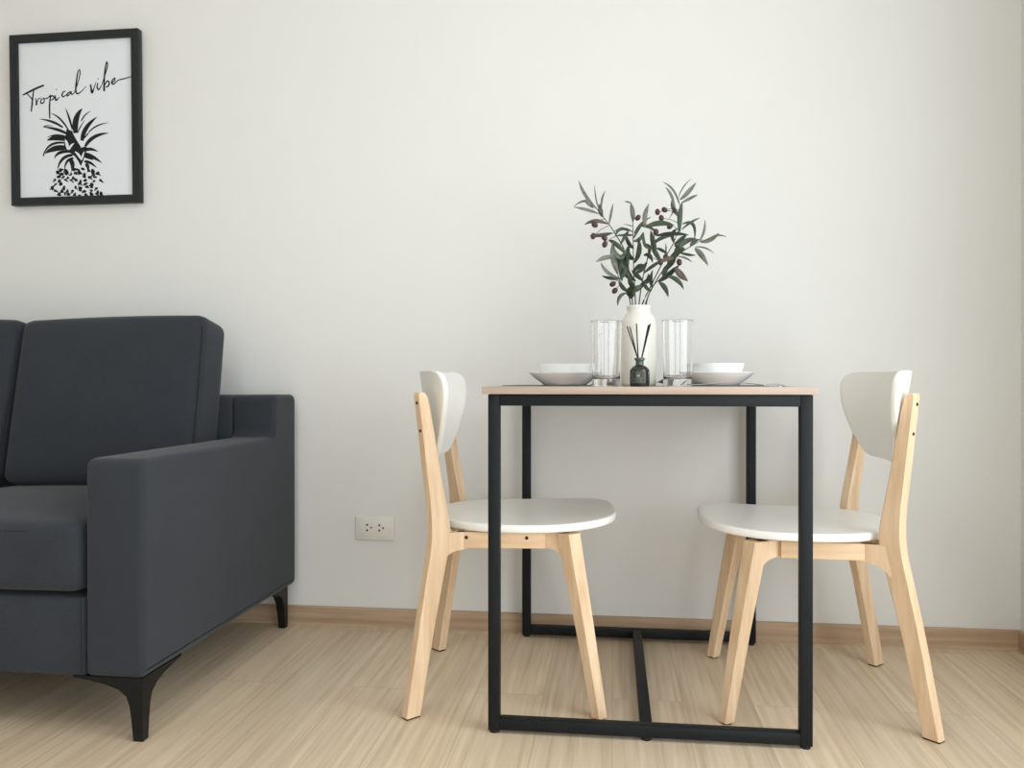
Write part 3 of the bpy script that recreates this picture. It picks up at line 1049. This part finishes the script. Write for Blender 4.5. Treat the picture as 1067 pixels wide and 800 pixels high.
LM = [M['leaf'], M['leaf_pale'], M['leaf_dark'], M['leaf_brown']]
U = 1 / 5.333
BR_DEF = [
    dict(name='far left', dep=-0.015, bx=-0.012, by=-0.010, label='olive branch reaching furthest to the upper left out of the vase, dark olives along it',
         stem=[(390, 735), (335, 470), (270, 335), (205, 245), (165, 195)],
         leaves=[((165, 195), (95, 130), (70, 45), 22, 1), ((190, 220), (158, 150), (158, 70), 10, 1), ((197, 190), (192, 140), (216, 103), 14, 1),
                 ((203, 245), (185, 215), (188, 170), 34, 1), ((180, 228), (110, 200), (42, 192), 22, 1), ((165, 200), (110, 120), (42, 190), 16, 1), ((238, 285), (248, 230), (260, 172), 16, 1),
                 ((230, 285), (160, 250), (102, 288), 26, 3), ((255, 335), (190, 350), (130, 350), 26, 3), ((150, 195), (118, 165), (100, 150), 26, 1),
                 ((275, 345), (300, 285), (350, 330), 22, 0), ((330, 450), (270, 380), (235, 375), 30, 0), ((300, 400), (340, 330), (345, 330), 24, 0),
                 ((330, 430), (300, 520), (250, 400), 36, 1), ((340, 520), (330, 450), (350, 400), 36, 2), ((365, 600), (280, 520), (275, 430), 44, 0)],
         olives=[(158, 290), (150, 352), (212, 362), (214, 398)]),
    dict(name='upright left', dep=0.030, bx=-0.006, by=0.010, label='upright olive branch left of the vase centre with a bent leaf at its top',
         stem=[(400, 735), (375, 540), (372, 400), (370, 265)],
         leaves=[((370, 270), (372, 215), (358, 165), 32, 1), ((362, 168), (345, 162), (322, 160), 12, 1), ((372, 330), (320, 295), (268, 325), 20, 0), ((372, 345), (330, 345), (270, 350), 26, 0),
                 ((378, 335), (410, 275), (470, 245), 18, 2), ((375, 365), (400, 300), (440, 262), 22, 0), ((372, 300), (350, 290), (322, 286), 8, 1), ((375, 420), (340, 400), (330, 340), 28, 2),
                 ((378, 480), (330, 470), (345, 410), 36, 2), ((378, 500), (420, 440), (400, 360), 34, 2), ((380, 560), (430, 540), (450, 490), 30, 0), ((385, 600), (340, 580), (320, 480), 38, 2),
                 ((372, 380), (420, 380), (425, 330), 26, 0), ((385, 640), (345, 620), (355, 560), 34, 2), ((390, 660), (420, 620), (470, 580), 34, 0)],
         olives=[(398, 250)]),
    dict(name='middle', dep=-0.035, bx=0.0, by=-0.012, label='olive branch in the middle of the bunch with broad leaves crossing sideways',
         stem=[(405, 735), (430, 560), (470, 420), (500, 320)],
         leaves=[((440, 300), (425, 240), (460, 172), 30, 1), ((440, 300), (520, 265), (600, 292), 34, 0), ((500, 350), (580, 330), (680, 345), 26, 2), ((480, 400), (520, 350), (600, 350), 24, 2),
                 ((470, 420), (420, 420), (430, 330), 30, 0), ((500, 450), (480, 380), (470, 320), 34, 0), ((440, 520), (400, 500), (370, 560), 28, 0), ((430, 460), (470, 440), (480, 500), 26, 2),
                 ((430, 560), (470, 520), (540, 480), 38, 0), ((425, 600), (380, 560), (365, 540), 30, 2), ((420, 640), (380, 620), (375, 690), 34, 0), ((500, 330), (450, 280), (405, 300), 24, 0),
                 ((450, 480), (480, 400), (440, 395), 22, 2), ((425, 620), (470, 600), (455, 560), 32, 2)],
         olives=[(498, 330), (525, 495)]),
    dict(name='tall right', dep=0.035, bx=0.006, by=0.012, label='tallest olive branch, rising right of the vase centre with a cluster of olives beside it',
         stem=[(425, 735), (480, 610), (545, 480), (600, 380), (635, 270), (632, 190), (620, 140)],
         leaves=[((625, 170), (605, 80), (538, 52), 16, 1), ((605, 210), (590, 110), (550, 82), 22, 1), ((622, 145), (640, 75), (692, 36), 9, 1), ((632, 150), (680, 110), (720, 56), 32, 1),
                 ((640, 168), (690, 140), (730, 122), 22, 1), ((635, 250), (580, 200), (590, 140), 30, 1), ((595, 190), (600, 220), (570, 255), 12, 0), ((642, 315), (690, 270), (742, 250), 18, 0),
                 ((645, 285), (730, 245), (712, 375), 22, 0), ((630, 330), (625, 240), (645, 160), 34, 0), ((600, 390), (570, 330), (620, 310), 26, 2), ((600, 400), (650, 360), (670, 345), 28, 2),
                 ((560, 450), (520, 420), (500, 420), 22, 2), ((530, 500), (490, 440), (470, 390), 32, 0), ((540, 490), (560, 420), (550, 390), 12, 0)],
         olives=[(507, 218), (546, 206), (528, 252), (575, 298)]),
    dict(name='right', dep=-0.020, bx=0.012, by=-0.006, label='olive branch reaching furthest to the right out of the vase',
         stem=[(445, 735), (500, 600), (590, 480), (690, 410), (760, 370)],
         leaves=[((745, 385), (800, 385), (850, 335), 34, 1), ((805, 365), (840, 335), (888, 355), 12, 1), ((740, 378), (775, 330), (770, 262), 16, 1), ((715, 420), (745, 440), (788, 515), 34, 1),
                 ((715, 412), (775, 405), (820, 447), 12, 1), ((600, 440), (650, 370), (722, 365), 36, 0), ((620, 440), (680, 460), (718, 458), 18, 2), ((620, 465), (660, 465), (700, 497), 14, 1),
                 ((690, 410), (700, 380), (740, 370), 26, 0), ((560, 520), (600, 440), (660, 420), 40, 0), ((540, 550), (590, 490), (610, 480), 36, 2), ((600, 475), (560, 470), (520, 500), 30, 3),
                 ((580, 490), (540, 440), (560, 410), 20, 2), ((660, 430), (620, 400), (600, 410), 28, 0)],
         olives=[(628, 497), (552, 470)]),
    dict(name='low right', dep=-0.045, bx=0.014, by=-0.014, label='short olive branch drooping low on the right side of the bunch',
         stem=[(435, 735), (470, 650), (515, 595), (600, 525)],
         leaves=[((560, 575), (625, 580), (652, 648), 30, 0), ((515, 612), (550, 620), (567, 690), 32, 2), ((605, 530), (625, 560), (676, 602), 44, 3), ((510, 605), (570, 570), (630, 510), 44, 2),
                 ((480, 640), (460, 600), (480, 540), 24, 2), ((540, 580), (540, 530), (590, 500), 34, 0), ((470, 655), (430, 640), (440, 600), 26, 0)],
         olives=[]),
    dict(name='low left', dep=-0.040, bx=-0.016, by=-0.004, label='short olive branch drooping low on the left side of the bunch with two olives',
         stem=[(380, 735), (340, 665), (300, 600), (270, 520)],
         leaves=[((300, 590), (240, 590), (198, 572), 22, 2), ((300, 590), (210, 560), (192, 498), 30, 1), ((285, 560), (255, 470), (258, 385), 46, 1), ((270, 470), (215, 460), (165, 496), 30, 1),
                 ((340, 668), (285, 670), (286, 738), 28, 1), ((310, 600), (290, 500), (330, 450), 34, 2), ((350, 690), (330, 640), (380, 640), 32, 0), ((340, 660), (310, 640), (290, 600), 28, 0),
                 ((300, 590), (330, 560), (350, 470), 30, 2), ((360, 700), (370, 650), (365, 600), 40, 2)],
         olives=[(258, 618), (270, 655)]),
]
rng = random.Random(11)
for bd in BR_DEF:
    root = thing('olive_branch', bd['label'], 'branch', (VX + bd['bx'] * 0.5, VY + bd['by'] * 0.5, ZT + 0.02), 0, 'olive branches in the vase')
    O = Vector(root.location)
    n = len(bd['stem'])

    def dep_at(cy):
        f = max(0.0, min(1.3, (735 - cy) / 500))
        return VY + bd['by'] * 0.6 + bd['dep'] * f * 2.2

    sp_ = []
    for cx, cy in bd['stem']:
        sp_.append(at(*crop(cx, cy), dep_at(cy)))
    # squeeze the foot of the stem through the neck of the vase
    foot = Vector((VX + bd['bx'] * 0.5, VY + bd['by'] * 0.5, ZT + 0.02))
    mouth = Vector((VX + bd['bx'] * 1.25, VY + bd['by'] * 0.9, ZT + VH - 0.004))
    full = [foot, foot.lerp(mouth, 0.6), mouth] + sp_[1:]
    path = smooth_path([tuple(p - O) for p in full], 7)
    m_ = len(path)
    bm = bmesh.new()
    tube(bm, path, [0.0021 - 0.0012 * i / m_ for i in range(m_)], 8)
    obj('stem', bm, M['stem'], root)
    bm = bmesh.new()
    for q0, q1, q2, w, mi in bd['leaves']:
        y0 = dep_at(q0[1]) + rng.uniform(-0.006, 0.006)
        y1 = y0 + rng.uniform(-0.02, 0.02)
        y2 = y1 + rng.uniform(-0.03, 0.03)
        P0, P1, P2 = at(*crop(*q0), y0), at(*crop(*q1), y1), at(*crop(*q2), y2)
        leaf(bm, P0 - O, P1 - O, P2 - O, w * U * vd * 0.86, mi, rng.uniform(-0.45, 0.45), O)
    # foliage read by eye above; every leaf is a thin blade of real thickness
    fo = obj('foliage', bm, LM, root, True, 60)
    so = fo.modifiers.new('thickness', 'SOLIDIFY'); so.thickness = 0.0005
    for ox, oy in bd['olives']:
        c = at(*crop(ox, oy), dep_at(oy) - 0.012) - O
        bm = bmesh.new()
        lathe(bm, [(0, -0.0088)] + [(0.0070 * math.sin(PI * k / 10), -0.0088 * math.cos(PI * k / 10)) for k in range(1, 10)] + [(0, 0.0088)], 16)
        mt = Matrix.Translation(c) @ Matrix.Rotation(rng.uniform(-1.4, 1.4), 4, 'Y')
        bmesh.ops.transform(bm, matrix=mt, verts=bm.verts[:])
        # stalk back to the stem
        near = min((Vector(p) for p in path), key=lambda p: (p - c).length)
        tube(bm, [c, c.lerp(near, 0.5) + Vector((0, 0, 0.004)), near], 0.0008, 6)
        for f in bm.faces:
            f.material_index = 0
        obj('olive', bm, M['olive'], root, True, 60)

# ------------------------------------------------------------------ framed poster
PW, PH, PD, PB = 0.448, 0.553, 0.024, 0.0250
pcx = -1.727
pic = thing('framed_poster', 'black framed poster of a pineapple with handwritten words, hanging on the wall above the sofa', 'picture',
            (pcx, WALL_Y - 0.001, 1.3375))
pic.rotation_euler = (R(1.0), 0, 0)
bm = bmesh.new()
o_ = [(-PW / 2, 0), (PW / 2, 0), (PW / 2, PH), (-PW / 2, PH)]
i_ = [(-PW / 2 + PB, PB), (PW / 2 - PB, PB), (PW / 2 - PB, PH - PB), (-PW / 2 + PB, PH - PB)]
fo_ = [bm.verts.new((x, -PD, z)) for x, z in o_]; fi_ = [bm.verts.new((x, -PD, z)) for x, z in i_]
bo_ = [bm.verts.new((x, 0, z)) for x, z in o_]; bi_ = [bm.verts.new((x, 0, z)) for x, z in i_]
for k in range(4):
    j = (k + 1) % 4
    bm.faces.new((fo_[k], fo_[j], fi_[j], fi_[k])); bm.faces.new((bo_[k], bi_[k], bi_[j], bo_[j]))
    bm.faces.new((fo_[k], bo_[k], bo_[j], fo_[j])); bm.faces.new((fi_[k], fi_[j], bi_[j], bi_[k]))
bmesh.ops.bevel(bm, geom=[e for e in bm.edges], offset=0.0012, segments=2, profile=0.5, affect='EDGES')
obj('frame', bm, M['frame'], pic, True, 35)
PY = -0.012
bm = bmesh.new(); box(bm, -PW / 2 + PB - 0.002, PW / 2 - PB + 0.002, PY, -0.002, PB - 0.002, PH - PB + 0.002)
paper = obj('poster_sheet', bm, M['paper'], pic, False)

QTL, QTR, QBR, QBL = Vector((17.5, 45.9)), Vector((136.6, 38.2)), Vector((139.4, 203.4)), Vector((20.1, 206.8))


def to_sheet(px, py):
    """Photograph pixel inside the poster -> position on the sheet (x, z)."""
    u, v = 0.5, 0.5
    for _ in range(12):
        p = QTL * (1 - u) * (1 - v) + QTR * u * (1 - v) + QBR * u * v + QBL * (1 - u) * v
        du = (QTR - QTL) * (1 - v) + (QBR - QBL) * v
        dv = (QBL - QTL) * (1 - u) + (QBR - QTR) * u
        e = Vector((px, py)) - p
        det = du.x * dv.y - du.y * dv.x
        u += (e.x * dv.y - e.y * dv.x) / det
        v += (du.x * e.y - du.y * e.x) / det
    iw, ih = PW - 2 * PB, PH - 2 * PB
    return Vector((-iw / 2 + u * iw, PB + (1 - v) * ih))


INK = 0.0004


def ink_poly(bm, pts, lift=0.0, mi=0):
    y0, y1 = PY, PY - INK - lift
    f = [bm.verts.new((p.x, y1, p.y)) for p in pts]
    b = [bm.verts.new((p.x, y0, p.y)) for p in pts]
    n = len(pts)
    fc = bm.faces.new(f); fc.material_index = mi
    for i in range(n):
        g = bm.faces.new((f[i], f[(i + 1) % n], b[(i + 1) % n], b[i])); g.material_index = mi


def ink_stroke(bm, pts, lift=0.0, mi=0, n=5):
    """pts: (x, z, width) on the sheet."""
    P = smooth_path(pts, n)
    L, Rr = [], []
    for i, (x, z, w) in enumerate(P):
        a, b = P[max(i - 1, 0)], P[min(i + 1, len(P) - 1)]
        t = Vector((b[0] - a[0], b[1] - a[1]))
        t = t.normalized() if t.length > 1e-9 else Vector((1, 0))
        nn = Vector((-t.y, t.x)) * w / 2
        L.append(Vector((x, z)) + nn); Rr.append(Vector((x, z)) - nn)
    y1 = PY - INK - lift
    lv = [bm.verts.new((p.x, y1, p.y)) for p in L]; rv = [bm.verts.new((p.x, y1, p.y)) for p in Rr]
    for i in range(len(lv) - 1):
        f = bm.faces.new((lv[i], lv[i + 1], rv[i + 1], rv[i])); f.material_index = mi


WORDS = [
    [(58, 320, 7), (110, 295, 10), (170, 265, 11), (243, 235, 9)],
    [(92, 308, 4), (112, 325, 6), (130, 345, 6), (140, 360, 5)],
    [(155, 272, 6), (146, 330, 8), (140, 390, 9), (132, 462, 7)],
    [(168, 345, 4), (176, 375, 7), (178, 403, 11), (182, 380, 6), (195, 352, 5), (216, 345, 5)],
    [(232, 348, 6), (216, 365, 6), (218, 388, 8), (236, 386, 7), (247, 365, 6), (238, 348, 6), (250, 350, 5), (272, 342, 4)],
    [(268, 352, 4), (285, 335, 6), (302, 318, 5)],
    [(300, 322, 6), (294, 370, 8), (291, 430, 9), (294, 520, 7)],
    [(294, 350, 5), (312, 325, 7), (330, 335, 8), (322, 355, 7), (300, 362, 5)],
    [(342, 318, 5), (342, 345, 8), (348, 362, 10), (362, 352, 6), (378, 335, 4)],
    [(347, 268, 5), (355, 275, 5)],
    [(428, 283, 6), (408, 295, 7), (399, 318, 9), (408, 333, 7), (428, 322, 5), (448, 303, 4)],
    [(472, 288, 6), (448, 303, 7), (444, 324, 8), (460, 316, 6), (478, 288, 5), (478, 305, 8), (488, 312, 6), (506, 296, 4)],
    [(506, 296, 4), (535, 215, 5), (554, 130, 6), (547, 99, 5), (533, 130, 7), (522, 210, 9), (517, 280, 9), (532, 306, 8), (565, 286, 5), (607, 240, 3)],
    [(643, 225, 8), (650, 265, 10), (657, 296, 12), (672, 262, 6), (690, 205, 4)],
    [(706, 212, 6), (700, 245, 8), (712, 270, 8), (735, 240, 5)],
    [(703, 178, 5), (712, 176, 5)],
    [(735, 240, 4), (768, 140, 5), (788, 62, 7), (780, 31, 6), (768, 90, 8), (760, 190, 9), (760, 283, 11)],
    [(764, 232, 5), (786, 196, 7), (803, 208, 8), (795, 238, 8), (772, 248, 6)],
    [(826, 210, 5), (848, 190, 7), (848, 170, 7), (828, 190, 7), (826, 216, 9), (845, 218, 7), (880, 188, 6), (945, 170, 6), (1005, 151, 4)],
]
k1 = PW / 139.0 / 8.207
bm = bmesh.new()
for st in WORDS:
    pts = []
    for x, y, w in st:
        s = to_sheet(15 + x / 8.207, 60 + y / 8.207)
        pts.append((s.x, s.y, w * k1 * 1.6))
    ink_stroke(bm, pts)
obj('lettering', bm, M['ink'], paper, False)

k2 = PW / 139.0 / 7.62


def pc(x, y):
    return to_sheet(35 + x / 7.62, 105 + y / 7.62)


bm = bmesh.new()
LEAVES = [((225, 210), (145, 152), (38, 145), 15), ((270, 230), (205, 120), (128, 97), 12), ((302, 225), (278, 130), (246, 55), 14),
          ((328, 255), (310, 130), (380, 60), 40), ((372, 160), (395, 105), (448, 78), 9), ((342, 255), (362, 205), (402, 148), 8),
          ((380, 315), (385, 210), (497, 126), 30), ((435, 245), (495, 180), (588, 172), 10), ((385, 305), (425, 265), (442, 238), 9),
          ((405, 360), (460, 262), (588, 254), 24), ((262, 262), (180, 215), (68, 208), 18), ((68, 208), (90, 190), (145, 200), 7),
          ((250, 282), (165, 255), (98, 292), 10), ((258, 305), (170, 275), (100, 314), 36), ((240, 332), (100, 318), (68, 440), 15), ((68, 440), (76, 425), (75, 400), 9),
          ((250, 372), (150, 365), (82, 418), 36), ((280, 402), (180, 395), (158, 458), 20), ((305, 430), (205, 435), (184, 548), 20),
          ((312, 455), (245, 460), (240, 552), 16), ((280, 462), (320, 500), (296, 560), 30), ((388, 398), (440, 365), (507, 402), 20),
          ((392, 420), (450, 425), (538, 492), 24), ((398, 482), (440, 475), (497, 532), 18), ((408, 500), (432, 515), (430, 548), 24), ((400, 440), (430, 440), (470, 470), 22)]
for a, b, c, w in LEAVES:
    pts = []
    for i in range(9):
        t = i / 8
        x = a[0] * (1 - t) ** 2 + b[0] * 2 * t * (1 - t) + c[0] * t * t
        y = a[1] * (1 - t) ** 2 + b[1] * 2 * t * (1 - t) + c[1] * t * t
        s = pc(x, y)
        ww = w * (math.sin(PI * (0.22 + 0.76 * t)) ** 0.8)
        pts.append((s.x, s.y, max(1.5, ww * 1.22) * k2))
    ink_stroke(bm, pts, 0, 0, 2)
ink_poly(bm, [pc(*p) for p in ((255, 222), (300, 238), (326, 280), (352, 325), (372, 372), (402, 360), (424, 372), (404, 430), (388, 478), (370, 518), (350, 478),
                               (322, 440), (288, 415), (250, 398), (236, 345), (246, 290))])
# paper-coloured highlights between the dark leaves
for a, b, c, w in (((268, 388), (262, 340), (245, 305), 26), ((278, 388), (285, 355), (318, 335), 18), ((378, 470), (352, 420), (322, 402), 20),
                   ((378, 468), (385, 430), (400, 400), 16), ((365, 350), (335, 290), (305, 250), 12)):
    pts = []
    for i in range(9):
        t = i / 8
        x = a[0] * (1 - t) ** 2 + b[0] * 2 * t * (1 - t) + c[0] * t * t
        y = a[1] * (1 - t) ** 2 + b[1] * 2 * t * (1 - t) + c[1] * t * t
        s = pc(x, y)
        pts.append((s.x, s.y, max(1.5, w * math.sin(PI * (0.15 + 0.8 * t))) * k2))
    ink_stroke(bm, pts, 0.0004, 1, 2)
# fruit: ragged dark eyes between the pale scales
pr = random.Random(5)
for row in range(8):
    y = 548 + row * 28
    half = 150 + 45 * min(1.0, row / 4.5)
    cx0 = 345
    m = 9 + (row % 2)
    for k in range(m):
        x = cx0 + (-half + 2 * half * (k + 0.5 * (1 - row % 2) * 0.6) / (m - 1)) + pr.uniform(-8, 8)
        if abs(x - cx0) > half + 6 or pr.random() < 0.10:
            continue
        yy = y + pr.uniform(-8, 8)
        if yy > 752:
            continue
        n = 8
        rx, ry = pr.uniform(14, 25), pr.uniform(10, 20)
        ro = pr.uniform(0, PI)
        poly = []
        for q in range(n):
            a = 2 * PI * q / n
            rr = pr.uniform(0.55, 1.15)
            dx, dy = rx * rr * math.cos(a), ry * rr * math.sin(a)
            poly.append(pc(x + dx * math.cos(ro) - dy * math.sin(ro), min(756, yy + dx * math.sin(ro) + dy * math.cos(ro))))
        ink_poly(bm, poly)
        if pr.random() < 0.75:
            s0, s1 = pc(x, yy), pc(x + pr.choice((-1, 1)) * pr.uniform(14, 26), min(754, yy + pr.uniform(10, 24)))
            mid = (s0 + s1) / 2 + Vector((pr.uniform(-1, 1), pr.uniform(-1, 1))) * 4 * k2
            ink_stroke(bm, [(s0.x, s0.y, 14 * k2), (mid.x, mid.y, 11 * k2), (s1.x, s1.y, 6 * k2)], 0, 0, 3)
obj('pineapple_print', bm, [M['ink'], M['paper']], paper, False)

# ------------------------------------------------------------------ wall socket
c0, c1 = at(371.3, 537.3, WALL_Y), at(411.2, 562.6, WALL_Y)
sw, sh = c1.x - c0.x, c0.z - c1.z
sk = thing('wall_socket', 'white double wall socket between the sofa and the left chair', 'socket', ((c0.x + c1.x) / 2, WALL_Y, c1.z))
bm = bmesh.new()
box(bm, -sw / 2, sw / 2, -0.009, -0.0004, 0, sh, 0.003, 3)
obj('cover_plate', bm, M['socket'], sk, True, 50)
bm = bmesh.new()
box(bm, -sw / 2 + 0.011, sw / 2 - 0.011, -0.0110, -0.0088, 0.011, sh - 0.011, 0.0012, 2)
ins = obj('socket_insert', bm, M['socket'], sk, True, 50)
for hx, hy, tall in ((358, 245, 1), (358, 335, 1), (423, 290, 0), (555, 248, 1), (555, 335, 1), (617, 293, 0)):
    x = -sw / 2 + sw * (hx - 165) / 625
    z = sh - sh * (hy - 108) / 388
    bm = bmesh.new()
    tube(bm, [(x, -0.0106, z), (x, -0.0113, z)], 0.0032 if tall else 0.0028, 14)
    obj('pin_hole', bm, M['hole'], ins, False)

# ------------------------------------------------------------------ light
def area(name, loc, rot, sx, sy, power, color):
    ld = bpy.data.lights.new(name, 'AREA')
    ld.shape = 'RECTANGLE'
    ld.size, ld.size_y = sx, sy
    ld.energy = power
    ld.color = color
    o = bpy.data.objects.new(name, ld)
    COL.objects.link(o)
    o.location = loc
    o.rotation_euler = rot
    return o


# daylight through the balcony window in the right-hand wall
area('window_daylight', (X_R + 0.12, (WIN_Y0 + WIN_Y1) / 2, (WIN_Z0 + WIN_Z1) / 2), (0, R(90), 0), WIN_Z1 - WIN_Z0, WIN_Y1 - WIN_Y0, 84.0, (0.905, 0.955, 0.975))
# and through the smaller window behind the camera
area('window_daylight', ((W2X0 + W2X1) / 2, Y_B - 0.12, (W2Z0 + W2Z1) / 2), (R(90), 0, 0), W2X1 - W2X0, W2Z1 - W2Z0, 22.0, (0.905, 0.955, 0.975))
# unseen lamp added under the ceiling as a weak warm fill
area('ceiling_fill', (-0.9, 0.2, CEIL - 0.03), (0, 0, 0), 0.5, 0.5, 10.0, (1.0, 0.95, 0.88))

w = bpy.data.worlds.new('world')
bpy.context.scene.world = w
w.use_nodes = True
bg = w.node_tree.nodes['Background']
bg.inputs['Color'].default_value = (0.85, 0.93, 1.0, 1)
bg.inputs['Strength'].default_value = 1.5

sc = bpy.context.scene
sc.view_settings.view_transform = 'Standard'
sc.view_settings.look = 'None'
sc.view_settings.gamma = 1.0
sc.view_settings.use_curve_mapping = False
sc.view_settings.exposure = -0.34
sc.cycles.use_denoising = True
sc.cycles.max_bounces = 14
sc.cycles.diffuse_bounces = 6
sc.cycles.transmission_bounces = 12
